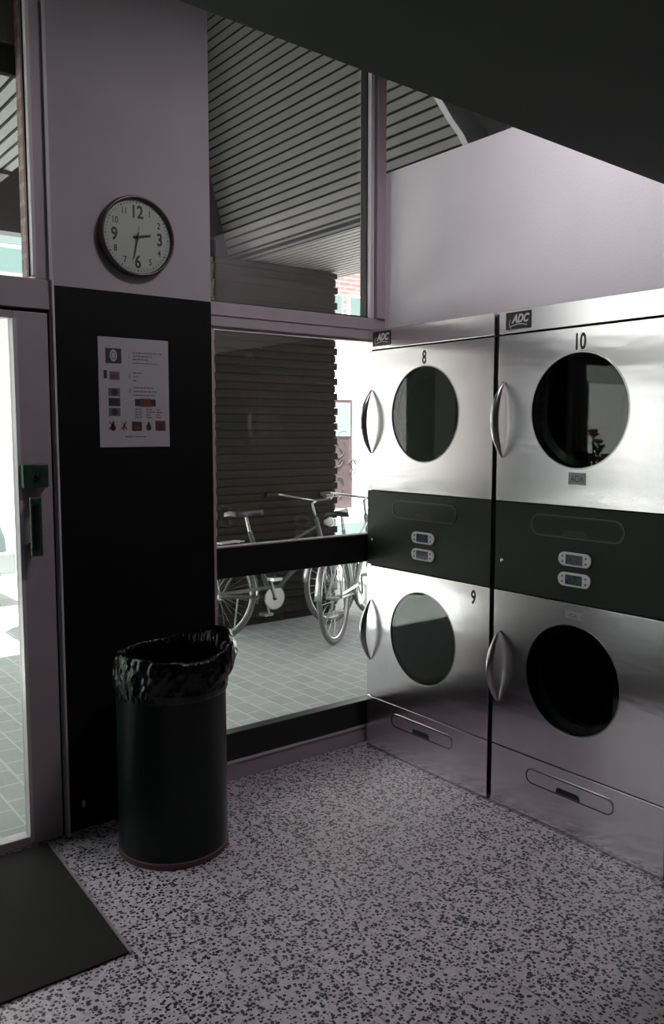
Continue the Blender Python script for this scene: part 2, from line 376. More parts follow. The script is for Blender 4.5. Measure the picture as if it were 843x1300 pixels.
# door mat in its frame
dm = thing('door_mat', 'dark brown coir mat with a thin pale edge, in front of the glazed door', 'doormat', (-2.3, -0.44, 0))
bm = bmesh.new()
prism(bm, [(-0.9, 0.40), (0.700, 0.40), (0.664, -0.415), (-0.9, -0.415)], lambda x, y: Vector((x, y, 0.001)), lambda x, y: Vector((x, y, 0.008)))
obj('coir', bm, M['mat'], dm)
bm = bmesh.new()
prism(bm, [(0.700, 0.405), (0.708, 0.405), (0.672, -0.422), (0.664, -0.422)], lambda x, y: Vector((x, y, 0.001)), lambda x, y: Vector((x, y, 0.011)))
obj('edge_trim', bm, M['trim'], dm)

# ------------------------------------------------------------------ tumble dryers
def P(a, b, c): return Vector((-b, -a, c))      # a along the front, b out of the front, c up
def Tm(ca, cc, b): return lambda x, y, z: P(ca+x, b+z, cc+y)
def plate_hole(bm, a0, a1, c0, c1, ca, cc, r, b0, b1, n=72):
    angs = [2*PI*k/n for k in range(n)] + [math.atan2(c-cc, a-ca) % (2*PI) for a in (a0, a1) for c in (c0, c1)]
    angs = sorted(angs)
    O, I, O2, I2 = [], [], [], []
    for t in angs:
        dx, dy = math.cos(t), math.sin(t); s = 1e9
        if dx > 1e-9: s = min(s, (a1-ca)/dx)
        if dx < -1e-9: s = min(s, (a0-ca)/dx)
        if dy > 1e-9: s = min(s, (c1-cc)/dy)
        if dy < -1e-9: s = min(s, (c0-cc)/dy)
        O.append(bm.verts.new(P(ca+dx*s, b1, cc+dy*s))); I.append(bm.verts.new(P(ca+dx*r, b1, cc+dy*r)))
        O2.append(bm.verts.new(P(ca+dx*s, b0, cc+dy*s))); I2.append(bm.verts.new(P(ca+dx*r, b0, cc+dy*r)))
    m = len(angs)
    for k in range(m):
        j = (k+1) % m
        for A, Bq in ((O, I), (I, I2), (I2, O2), (O2, O)): bm.faces.new((A[k], A[j], Bq[j], Bq[k]))
def stadium(a0, a1, c0, c1, n=12, inset=0):
    a0 += inset; a1 -= inset; c0 += inset; c1 -= inset
    r = (c1-c0)/2; cc = (c0+c1)/2; pts = []
    for k in range(n+1): t = PI/2+PI*k/n; pts.append((a0+r+r*math.cos(t), cc+r*math.sin(t)))
    for k in range(n+1): t = -PI/2+PI*k/n; pts.append((a1-r+r*math.cos(t), cc+r*math.sin(t)))
    return pts
def ring_band(bm, outer, inner, b0, b1):
    A = [bm.verts.new(P(a, b1, c)) for a, c in outer]; D = [bm.verts.new(P(a, b1, c)) for a, c in inner]
    A2 = [bm.verts.new(P(a, b0, c)) for a, c in outer]; D2 = [bm.verts.new(P(a, b0, c)) for a, c in inner]
    n = len(A)
    for k in range(n):
        j = (k+1) % n
        for X, Y in ((A, D), (D, D2), (A2, A)): bm.faces.new((X[k], X[j], Y[j], Y[k]))
def curved_handle(bm, a, c0, c1, out=0.05, b=0.0):
    "crescent grab bar, pointed at both ends, bowed away from the door"
    n = 28; pts = []; rad = []
    L = (c1-c0)/2; cm = (c0+c1)/2
    for k in range(n+1):
        t = -1+2*k/n
        pts.append(P(a, b+0.004+out*(1-t*t), cm+L*t)); rad.append(0.0035+0.0135*(1-abs(t)**2.0))
    # flattened crescent section: wider across the front than deep
    tube(bm, pts, rad, 12)
WD = 0.785
def recess_pull(parent, m, a0, a1, c0, c1, lip_highlight=True):
    "stadium-shaped pressed panel with a half-round finger scoop"
    bm = bmesh.new(); ring_band(bm, stadium(a0, a1, c0, c1), stadium(a0, a1, c0, c1, inset=0.0065 if m is M['panel'] else 0.004), 0.0, 0.0022)
    r = obj('pull_groove', bm, M['rubber'], parent)
    bm = bmesh.new(); ring_band(bm, stadium(a0, a1, c0, c1, inset=-0.0022), stadium(a0, a1, c0, c1), 0.0, 0.0026); obj('pull_lip', bm, M['lip_highlight'] if m is M['panel'] else m, parent)
    bm = bmesh.new(); prism(bm, stadium(a0, a1, c0, c1, inset=0.0045), lambda a, c: P(a, 0.0, c), lambda a, c: P(a, 0.0012, c))
    o = obj('pull_plate', bm, m, parent)
    am = (a0+a1)/2; pts = [(am-0.055, c0+0.006)] + [(am-0.055+0.012*(1-math.cos(t)), c0+0.006+0.022*math.sin(t)) for t in (0.5, 1.0, 1.57)] + \
        [(am+0.055-0.012*(1-math.cos(t)), c0+0.006+0.022*math.sin(t)) for t in (1.57, 1.0, 0.5)] + [(am+0.055, c0+0.006)]
    bm = bmesh.new(); prism(bm, pts, lambda a, c: P(a, 0.0005, c), lambda a, c: P(a, 0.002, c))
    obj('finger_scoop', bm, M['rubber'], parent)
def dryer(y0, label, nums, pull_up_visible, stickers):
    t = thing('tumble_dryer', label, 'tumble dryer', (0, y0, 0), 0, 'stacked tumble dryers along the right wall')
    # cabinet shell with open front and a bulkhead
    bm = bmesh.new()
    box(bm, 0.006, 0.014, -0.80, -0.018, 0.02, 2.015, P); box(bm, WD-0.014, WD-0.006, -0.80, -0.018, 0.02, 2.015, P)
    box(bm, 0.014, WD-0.014, -0.80, -0.018, 2.007, 2.015, P); box(bm, 0.014, WD-0.014, -0.80, -0.79, 0.02, 2.007, P)
    box(bm, 0.014, WD-0.014, -0.79, -0.018, 0.02, 0.03, P); box(bm, 0.014, WD-0.014, -0.79, -0.03, 1.05, 1.06, P)
    box(bm, 0.03, WD-0.03, -0.76, -0.06, 0, 0.02, P)
    obj('cabinet', bm, M['body'], t)
    hd = obj('header_panel', B(0, WD, -0.018, 0, 1.931, 2.02, f=P), M['steel'], t, bevel=0.0015)
    bd = obj('badge', B(0.036, 0.158, 0.0, 0.003, 1.944, 2.010, f=P), M['badge'], hd, label='black badge with silver lettering')
    bm = bmesh.new(); text_bm(bm, 'ADC', 0.043, Tm(0.106, 1.984, 0.0032), 0.84, 0.35, 0.0005, 0.0018)
    pts = [(0.062+0.08*k/12, 1.958+0.006*math.sin(k/12*PI)) for k in range(13)]
    prism(bm, pts + [(a, c-0.003) for a, c in pts[::-1]], lambda a, c: P(a, 0.003, c), lambda a, c: P(a, 0.0038, c))
    arc = [(0.066+0.012*math.cos(tt), 1.966+0.018*math.sin(tt)) for tt in [2.0+0.2*k for k in range(13)]]
    tube(bm, [P(a, 0.0035, c) for a, c in arc], 0.0014, 6)
    obj('logo', bm, M['badge_ink'], bd)
    def door(c0, c1, cc, num, na, nc, hz0, hz1):
        bm = bmesh.new(); plate_hole(bm, 0, WD, c0, c1, 0.383, cc, 0.214, -0.018, 0)
        d = obj('door', bm, M['steel'], t, bevel=0.0012)
        bm = bmesh.new(); lathe(bm, [(0.214, -0.012), (0.214, 0.0015), (0.2105, 0.0015), (0.2105, -0.012)], lambda u, v, h: P(0.383+u, h, cc+v), 72)
        obj('window_rim', bm, M['handle'], d, smooth='auto')
        bm = bmesh.new(); lathe(bm, [(0, -0.0035), (0.2105, -0.0035), (0.2105, -0.009), (0, -0.009)], lambda u, v, h: P(0.383+u, h, cc+v), 72)
        obj('window_glass', bm, M['dryer_glass'], d, smooth='auto')
        bm = bmesh.new(); curved_handle(bm, 0.030, hz0, hz1, 0.050)
        obj('handle', bm, M['handle'], d, smooth=True)
        if num:
            bm = bmesh.new(); text_bm(bm, num, 0.082, Tm(na, nc, 0.0006), 0.66, 0, 0.0003, 0.0018)
            obj('number', bm, M['ink'], d)
        # drum behind the window
        bm = bmesh.new()
        lathe(bm, [(0.205, -0.022), (0.205, -0.085), (0.30, -0.10), (0.31, -0.72), (0.0, -0.74)], lambda u, v, h: P(0.39+u, h, cc+v), 56)
        lathe(bm, [(0.205, -0.03), (0.185, -0.05), (0.185, -0.09)], lambda u, v, h: P(0.39+u, h, cc+v), 56)
        dr = obj('drum', bm, M['drum'], t, smooth='auto')
        return d
    d1 = door(1.271, 1.924, 1.623, nums[0], 0.383, 1.873, 1.445, 1.742)
    d2 = door(0.262, 0.905, 0.613, nums[1], 0.695, 0.853, 0.443, 0.737)
    bm = bmesh.new(); box(bm, 0.0, WD, -0.018, 0, 0.910, 1.267, P)
    cp = obj('control_panel', bm, M['panel'], t, bevel=0.0015)
    recess_pull(cp, M['panel'], 0.183, 0.590, 1.152, 1.230)
    for cz in (1.073, 0.997):
        bm = bmesh.new(); prism(bm, stadium(0.317, 0.462, cz-0.026, cz+0.026), lambda a, c: P(a, 0, c), lambda a, c: P(a, 0.008, c))
        dp = obj('display', bm, M['white_plastic'], t, bevel=0.002)
        obj('screen', B(0.352, 0.426, 0.0078, 0.0092, cz-0.018, cz+0.018, f=P), M['screen'], dp)
        for a in (0.338, 0.441):
            for dz in (-0.010, 0.010):
                bm = bmesh.new(); lathe(bm, [(0.0038, 0.008), (0.0034, 0.0096), (0, 0.0096)], lambda u, v, h: P(a+u, h, cz+dz+v), 12)
                obj('button', bm, M['ink'], dp)
    bm = bmesh.new(); lathe(bm, [(0.008, 0.0), (0.008, 0.004), (0.003, 0.005), (0, 0.002)], lambda u, v, h: P(0.038+u, h, 1.03+v), 16)
    obj('panel_lock', bm, M['handle'], t, smooth='auto')
    dw = obj('lint_drawer', B(0, WD, -0.018, 0, 0.012, 0.257, f=P), M['steel'], t, bevel=0.0015)
    recess_pull(dw, M['steel'], 0.183, 0.585, 0.152, 0.214)
    obj('kick_edge', B(0.0, WD, -0.016, 0.003, 0.0, 0.012, f=P), M['handle'], t)
    for (a0, a1, c0, c1, txt) in stickers:
        st = obj('sticker', B(a0, a1, 0.0, 0.0008, c0, c1, f=P), M['sticker'], t)
        bm = bmesh.new(); text_bm(bm, txt, (c1-c0)*0.8, Tm((a0+a1)/2, (c0+c1)/2, 0.001), 0.8, 0, 0.0002, 0.0004)
        obj('sticker_print', bm, M['print_grey'], st)
    return t
dryer(0.0, 'stacked pair of steel dryers numbered 8 and 9, next to the window', ('8', '9'), True, [])
dryer(-0.810, 'stacked pair of steel dryers numbered 10 on top, nearest the camera', ('10', None), True,
      [(0.349, 0.426, 1.352, 1.396, 'ADA'), (0.348, 0.420, 0.848, 0.876, 'ADA')])

# ------------------------------------------------------------------ clock, poster (on the wall at y = 0, facing -y)
ck = thing('wall_clock', 'round wall clock with a dark rim and big 12, 3, 6 and 9', 'clock', (-1.173, 0, 2.290))
F = lambda u, v, h: Vector((u, -h, v))
bm = bmesh.new(); lathe(bm, [(0, 0.0), (0.150, 0.0), (0.153, 0.012), (0.150, 0.032), (0.145, 0.036), (0.139, 0.032), (0.138, 0.020)], F, 72)
obj('rim', bm, M['clock_rim'], ck, smooth=True)
bm = bmesh.new(); lathe(bm, [(0, 0.020), (0.139, 0.020), (0.139, 0.016), (0, 0.016)], F, 72); obj('dial', bm, M['clock_face'], ck)
for h in range(1, 13):
    t = PI/2 - h*PI/6; big = h % 3 == 0
    r = 0.093 if big else 0.104
    nb = bmesh.new()
    text_bm(nb, str(h), 0.066 if big else 0.034, (lambda cx, cy: (lambda x, y, z: Vector((cx+x, -0.0205-z, cy+y))))(r*math.cos(t), r*math.sin(t)), 0.80, 0, 0.0003, 0.0016 if big else 0.0004)
    obj('numeral', nb, M['ink'], ck)
bm = bmesh.new()
for k in range(60):
    t = k*PI/30; w = 0.0011 if k % 5 else 0.0022; r0, r1 = 0.124, 0.131
    c, s = math.cos(t), math.sin(t)
    v = [bm.verts.new((r*c - q*s, -0.0208, r*s + q*c)) for r, q in ((r0, -w), (r1, -w), (r1, w), (r0, w))]; bm.faces.new(v)
obj('minute_marks', bm, M['ink'], ck)
def hand(name, deg, L, w, y, back=0.015):
    t = math.radians(90-deg); c, s = math.cos(t), math.sin(t)
    bm = bmesh.new(); pts = [(-back, -w), (L, -w*0.6), (L, w*0.6), (-back, w)]
    prism(bm, pts, lambda r, q: Vector((r*c-q*s, -y, r*s+q*c)), lambda r, q: Vector((r*c-q*s, -y-0.0012, r*s+q*c)))
    obj(name, bm, M['ink'], ck)
hand('hour_hand', 79, 0.055, 0.0042, 0.024); hand('minute_hand', 192, 0.088, 0.0026, 0.0265); hand('second_hand', 6, 0.040, 0.0008, 0.029)
bm = bmesh.new(); lathe(bm, [(0, 0.031), (0.005, 0.030), (0.005, 0.022)], F, 20); obj('hub', bm, M['ink'], ck)

po = thing('poster', 'white instruction sheet with small pictures on the black wall', 'poster', (-1.188, 0, 1.487))
X0, Z1 = -0.147, 0.419
obj('sheet', B(-0.147, 0.145, -0.0012, -0.0003, 0.0, 0.419), M['paper'], po)
def pr(name, x0, x1, y0, y1, m, parent=po, lift=0): # fractions of the sheet, y down
    return obj(name, B(X0+x0*0.292, X0+x1*0.292, -0.0018-lift, -0.0010, Z1-y1*0.419, Z1-y0*0.419), m, parent)
p1 = pr('picture', 0.10, 0.32, 0.10, 0.235, M['print_green'])
bm = bmesh.new(); lathe(bm, [(0, 0), (0.5, 0)], lambda u, v, h: Vector((X0+0.21*0.292+u*0.030, -0.0021, Z1-0.165*0.419+v*0.046)), 28); obj('picture_drum', bm, M['paper'], p1)
bm = bmesh.new(); lathe(bm, [(0.25, 0), (0.32, 0)], lambda u, v, h: Vector((X0+0.21*0.292+u*0.030, -0.0023, Z1-0.165*0.419+v*0.046)), 28); obj('picture_door', bm, M['print_grey'], p1)
pr('picture', 0.07, 0.115, 0.30, 0.375, M['print_green']); pr('picture', 0.15, 0.29, 0.31, 0.385, M['print_grey']); pr('picture', 0.17, 0.25, 0.335, 0.37, M['print_red'], lift=0.0003)
for y in (0.46, 0.55, 0.64):
    pr('picture', 0.13, 0.29, y, y+0.075, M['print_grey'] if y != 0.55 else M['print_green'])
    bm = bmesh.new(); lathe(bm, [(0, 0), (0.5, 0)], lambda u, v, h: Vector((X0+0.21*0.292+u*0.026, -0.0023, Z1-(y+0.037)*0.419+v*0.026)), 20); obj('picture_dial', bm, M['print'], po)
pr('picture', 0.50, 0.80, 0.555, 0.62, M['print_green']); pr('picture', 0.57, 0.73, 0.55, 0.625, M['print_red'], lift=0.0004)
def blob_icon(cx, cy, kind, m):
    bm = bmesh.new(); c = (X0+cx*0.292, Z1-cy*0.419)
    if kind == 'x':
        for a in (0.9, 2.2, 1.4):
            d = Vector((math.cos(a), 0, math.sin(a)))*0.019; n = Vector((-math.sin(a), 0, math.cos(a)))*0.0028; o = Vector((c[0], -0.002, c[1]))
            bm.faces.new([bm.verts.new(q) for q in (o-d-n, o+d-n*0.4, o+d+n*0.4, o-d+n)])
    elif kind == 'drop':
        lathe(bm, [(0, 0), (1, 0)], lambda u, v, h: Vector((c[0]+u*0.011*(1 if v < 0 else 1-v*0.8), -0.002, c[1]+v*(0.014 if v < 0 else 0.024)-0.004)), 24)
    obj('pictogram', bm, m, po)
blob_icon(0.17, 0.80, 'x', M['print']); blob_icon(0.185, 0.81, 'drop', M['print_red']); blob_icon(0.34, 0.80, 'x', M['print_red'])
pr('pictogram', 0.45, 0.59, 0.765, 0.85, M['print_green']); pr('pictogram', 0.48, 0.56, 0.80, 0.84, M['print_red'], lift=0.0004)
blob_icon(0.69, 0.805, 'drop', M['print']); pr('pictogram', 0.79, 0.94, 0.755, 0.85, M['print_red']); pr('pictogram', 0.84, 0.90, 0.78, 0.84, M['print_green'], lift=0.0004)
def line(x0, x1, y):
    ln = bmesh.new(); x = x0
    while x < x1:
        w = random.uniform(0.02, 0.06); w = min(w, x1-x)
        box(ln, X0+x*0.292, X0+(x+w)*0.292, -0.0018, -0.001, Z1-(y+0.010)*0.419, Z1-y*0.419); x += w+0.010
    obj('print_line', ln, M['print_grey'], po)
for x0, x1, y in ((.48, .90, .125), (.48, .76, .155), (.48, .70, .185), (.48, .84, .22), (.48, .60, .31), (.48, .56, .345), (.48, .54, .38), (.48, .78, .445), (.48, .82, .48), (.48, .80, .515),
                  (.50, .60, .645), (.50, .61, .67), (.50, .59, .695), (.50, .60, .72), (.66, .74, .645), (.66, .78, .67), (.66, .73, .695), (.66, .74, .72), (.81, .87, .645), (.81, .90, .67), (.81, .86, .695), (.81, .88, .72), (.35, .65, .90)):
    line(x0, x1, y)
for s, y in (('1', .165), ('2', .345), ('3', .48)):
    bm = bmesh.new(); text_bm(bm, s, 0.022, (lambda cy: (lambda x, yy, z: Vector((X0+0.43*0.292+x, -0.0015-z, cy+yy))))(Z1-y*0.419), 0.9)
    obj('step_number', bm, M['print_grey'], po)

# small round scuff plate low on the dark wall
bm = bmesh.new(); lathe(bm, [(0, 0.0025), (0.5, 0.0015), (0.5, 0)], lambda u, v, h: Vector((u*0.014, -h, v*0.034)), 20)
o = obj('wall_plate', bm, M['sticker'], None, loc=(-1.44, 0, 0.10)); tag(o, 'small grey oval plate low on the black wall by the bin', 'plate')

# ------------------------------------------------------------------ litter bin with liner
bn = thing('litter_bin', 'tall dark green cylindrical bin lined with a black bag', 'bin', (-1.217, -0.325, 0))
Z = lambda u, v, h: Vector((u, v, h))
bm = bmesh.new(); lathe(bm, [(0.196, 0.0), (0.203, 0.004), (0.203, 0.022), (0.198, 0.026)], Z, 72); obj('base_band', bm, M['bin_base'], bn, smooth='auto')
bm = bmesh.new(); lathe(bm, [(0.0, 0.02), (0.199, 0.02), (0.2005, 0.05), (0.2005, 0.70), (0.204, 0.705), (0.204, 0.712), (0.196, 0.712), (0.194, 0.06), (0, 0.05)], Z, 72)
obj('drum', bm, M['bin'], bn, smooth='auto')
bm = bmesh.new(); NA, NH = 220, 34
from mathutils import noise as mn
def bagp(k, j):
    t = 2*PI*k/NA; s = j/NH
    # right = towards the machines, in this frame about -38 degrees
    right = max(0, math.cos(t-math.radians(-5)))**3
    left = max(0, math.cos(t-math.radians(200)))**2
    crk = mn.noise(Vector((math.cos(t)*5, math.sin(t)*5, s*3.2)))*0.010 + mn.noise(Vector((math.cos(t)*13+s*4, math.sin(t)*13, s*7)))*0.006 + \
          abs(mn.noise(Vector((math.cos(t)*9-s*6, math.sin(t)*9+s*5, s*2))))*0.010
    top = 0.745 + 0.012*math.sin(2*t+1) + 0.040*right - 0.004*left + 0.006*mn.noise(Vector((math.cos(t)*4, math.sin(t)*4, 9)))
    if s < 0.62:
        q = s/0.62; h = 0.600 + (top-0.600)*q
        amp = min(1, q*3)
        r = 0.2035 + 0.006*math.sin(q*PI)*1.0 + right*0.040*math.sin(min(1, max(0, (q-0.25)/0.75))*PI*0.72) + crk*amp*0.8
        if q < 0.25: r += 0.0025*abs(math.sin(q*26))
    elif s < 0.72:
        q = (s-0.62)/0.10; r = 0.2035 + right*0.026 + crk*0.8 - 0.022*q; h = top + 0.008*math.sin(q*PI)
    else:
        q = (s-0.72)/0.28; r = 0.181 - 0.02*q + crk - 0.0; h = top - 0.32*q
    return Vector((r*math.cos(t), r*math.sin(t), h))
rows = [[bm.verts.new(bagp(k, j)) for k in range(NA)] for j in range(NH+1)]
for j in range(NH):
    for k in range(NA): bm.faces.new((rows[j][k], rows[j][(k+1) % NA], rows[j+1][(k+1) % NA], rows[j+1][k]))
c = bm.verts.new((0, 0, 0.40))
for k in range(NA): bm.faces.new((rows[NH][k], rows[NH][(k+1) % NA], c))
obj('liner', bm, M['bag'], bn, smooth=True, label='crinkled glossy black plastic liner folded over the rim')

# ------------------------------------------------------------------ outside: ground, pier, soffit, houses
struct('ground', B(-14, 16, 0.16, 3.7, -0.1, 0.0), M['paver'])
struct('ground_strip', B(-1.51, 1.4, 0.04, 0.16, -0.1, -0.0), M['paver'])
struct('ground_entry', B(-4.4, -1.51, 0.04, 0.16, -0.1, -0.0), M['paver'])
struct('ground_street', B(-14, 16, 3.7, 7.0, -0.12, -0.02), M['street'])
def jag_pier(x0, x1, y0, y1, h, amt=1.0):
    bm = bmesh.new(); z = 0; k = 0
    while z < h-0.001:
        z1 = min(h, z+0.0625); e = 0.014 if k % 2 else 0.0; e = (e+random.uniform(0, 0.006))*amt
        box(bm, x0-e, x1+e, y0-e*0.6, y1+e*0.6, z, z1-0.008); box(bm, x0+0.006*amt, x1-0.006*amt, y0+0.006*amt, y1-0.006*amt, z1-0.008, z1)
        z = z1; k += 1
    return bm
o = obj('brick_pier', jag_pier(0.635, 1.785, 2.56, 2.95, 2.86), M['brick_dark']); tag(o, 'broad dark brick pier with toothed edges outside the window', 'pier')
o = obj('brick_pier', jag_pier(-4.4, -2.95, 2.56, 2.95, 2.86, 0.05), M['brick_mid']); tag(o, 'dark brick pier left of the door, mirrored in the window of dryer 8', 'pier')

sf = thing('slatted_soffit', 'slatted grey soffit sloping over the covered walkway outside the window', 'soffit', (0, 0, 0))
X2, ZS = 0.92, 2.87
th = math.radians(75); SW = 0.06
def slat_run(x, z, dx, dz, nx, nz, count, ya, yb, name):
    "slats run along Y; (dx,dz) step direction, (nx,nz) inward normal (away from view)"
    bm = bmesh.new()
    for k in range(count):
        a = k*SW+0.008; b = (k+1)*SW-0.008
        f = lambda s, d: (x+dx*s+nx*d, z+dz*s+nz*d)
        q = [f(a, 0), f(b, 0), f(b, 0.012), f(a, 0.012)]
        prism(bm, q, lambda u, w: Vector((u, ya, w)), lambda u, w: Vector((u, yb, w)))
    o = obj(name, bm, M['slat'], sf)
    f = lambda s, d: (x+dx*s+nx*d, z+dz*s+nz*d); L = count*SW
    q = [f(-0.01, 0.012), f(L, 0.012), f(L, 0.10), f(-0.01, 0.10)]
    bm = bmesh.new(); prism(bm, q, lambda u, w: Vector((u, ya, w)), lambda u, w: Vector((u, yb, w)))
    obj('backing_board', bm, M['slat_gap'], o)
slat_run(X2, ZS, -math.cos(th), math.sin(th), math.sin(th), math.cos(th), 29, 0.17, 2.80, 'sloping_slats')
slat_run(X2, ZS, 1, 0, 0, 1, 18, 0.17, 2.93, 'level_slats')
slat_run(-2.2, ZS, 1, 0, 0, 1, 17, 0.25, 1.42, 'level_slats')
# curved fascia where the soffit meets the window head
outer = [(0.40, 3.42), (0.526, 3.30), (0.60, 3.235), (0.669, 3.17), (0.75, 3.11), (0.83, 3.02), (0.90, 2.90)]
inner = [(0.52, 3.42), (0.62, 3.345), (0.715, 3.275), (0.80, 3.215), (0.86, 3.16), (0.93, 3.06), (1.0, 2.93)]
bm = bmesh.new()
for (a, b, c_, d) in zip(outer, outer[1:], inner, inner[1:]):
    prism(bm, [a, b, d, c_], lambda u, w: Vector((u, 0.125, w)), lambda u, w: Vector((u, 0.165, w)))
obj('curved_fascia', bm, M['fascia'], sf)
bm = bmesh.new(); i2 = [(x+0.075, z) for x, z in inner]; i3 = [(x+0.105, z+0.004) for x, z in inner]
i2b = [(x+0.018, z) for x, z in inner]; i2c = [(x+0.045, z+0.002) for x, z in inner]
for A, D in ((i2b, i2c), (i2, i3)):
    for (a, b, c_, d) in zip(A, A[1:], D, D[1:]):
        prism(bm, [a, b, d, c_], lambda u, w: Vector((u, 0.125, w)), lambda u, w: Vector((u, 0.150, w)))
obj('fascia_bead', bm, M['fascia'], sf)
# roof block over the soffit (throws the shade of the building)
struct('wall_sun_block', B(-4.4, -1.26, 0.25, 0.42, 2.99, 4.71), M['dark_room'])  # unseen block added to stop sun leaking onto the soffit slats
struct('wall_upper_floor', B(-14, 16, 0.17, 0.42, 4.72, 7.0), M['dark_room'])
bm = bmesh.new()
xt = X2-math.cos(th)*29*SW; zt = ZS+math.sin(th)*29*SW
box(bm, -1.25, 2.03, 0.17, 2.93, zt+0.01, zt+0.12); box(bm, 1.99, 2.03, 0.17, 2.93, ZS+0.11, zt+0.01)
box(bm, -1.25, -1.20, 0.31, 2.93, ZS+0.11, zt+0.01); box(bm, -1.20, 0.925, 2.80, 2.93, ZS+0.01, zt+0.01)
box(bm, -2.2, -1.20, 1.42, 2.2, ZS-0.02, ZS+0.1)
obj('roof_deck', bm, M['dark_room'], sf)
struct('wall_outside_right', B(2.05, 16, 0.02, 0.42, 0, 7.0), M['brick_red'])
struct('wall_outside_left', B(-14, -4.42, 0.02, 0.42, 0, 7.0), M['brick_red'])
struct('wall_outside_top', B(-4.42, 1.42, -0.2, 0.16, 3.62, 7.0), M['dark_room'])

# far house across the street
YF = 6.8
fh = thing('far_house', 'bright white house with a brown door across the street', 'house', (5.2, YF, -0.02))
obj('wall', B(-19, 10, 0, 0.3, 0, 3.10), M['white_wall'], fh, label='white rendered ground floor')
bm = bmesh.new(); box(bm, -0.35, 0.46, 0.03, 0.3, 3.10, 9.0); obj('brick_upper_wall', bm, M['brick_red'], fh, label='pink brick upper floor')
bm = bmesh.new(); box(bm, -19, -0.35, 0.03, 0.3, 3.10, 9.0); box(bm, 0.46, 10, -0.03, 0.3, 3.10, 9.0); obj('upper_wall', bm, M['white_wall'], fh)
for x0, x1 in ((-0.27, 0.02), (0.12, 0.40)):
    w = obj('window', B(x0, x1, 0.0, 0.05, 3.12, 3.58), M['sign_white'], fh); obj('pane', B(x0+0.03, x1-0.03, -0.01, 0.01, 3.14, 3.55), M['pane_teal'], w)
for x0, x1 in ((-5.1, -4.55), (-8.0, -7.0)):
    w = obj('window', B(x0, x1, -0.01, 0.05, 3.30, 4.05), M['sign_white'], fh); obj('pane', B(x0+0.06, x1-0.06, -0.02, 0.01, 3.36, 3.62), M['pane_teal'], w); obj('pane', B(x0+0.06, x1-0.06, -0.02, 0.01, 3.67, 4.0), M['pane_grey'], w)
obj('cornice', B(-19, 10, -0.08, 0, 2.90, 2.97), M['white_wall'], fh)
dr = obj('door', B(-0.75, 0.17, -0.03, 0.02, 0.42, 2.04), M['brown_door'], fh, label='brown panelled door with dark scrawls')
obj('pane', B(-0.68, 0.13, -0.04, -0.02, 1.50, 2.0), M['pane_grey'], dr)
bm = bmesh.new()
for k in range(12):
    cx, cz = random.uniform(-0.15, 0.20), random.uniform(0.6, 1.5); r = random.uniform(0.04, 0.13); a0 = random.uniform(0, 6)
    tube(bm, [(cx+r*math.cos(a0+q*0.35), -0.035, cz+r*1.2*math.sin(a0+q*0.35)) for q in range(9)], 0.007, 5)
obj('scrawl', bm, M['print'], dr)
obj('side_door', B(0.37, 0.80, -0.02, 0.02, 0.42, 2.04), M['alu'], fh)
obj('plinth', B(-19, 10, -0.25, 0, 0.0, 0.42), M['white_wall'], fh)
obj('door_step', B(-0.9, 0.3, -0.45, 0, 0.0, 0.25), M['plinth'], fh)
o = obj('utility_box', B(5.40, 5.9, 5.95, 6.30, -0.02, 0.72), M['plinth'], bevel=0.01); tag(o, 'pale teal utility box against the white house', 'utility box')

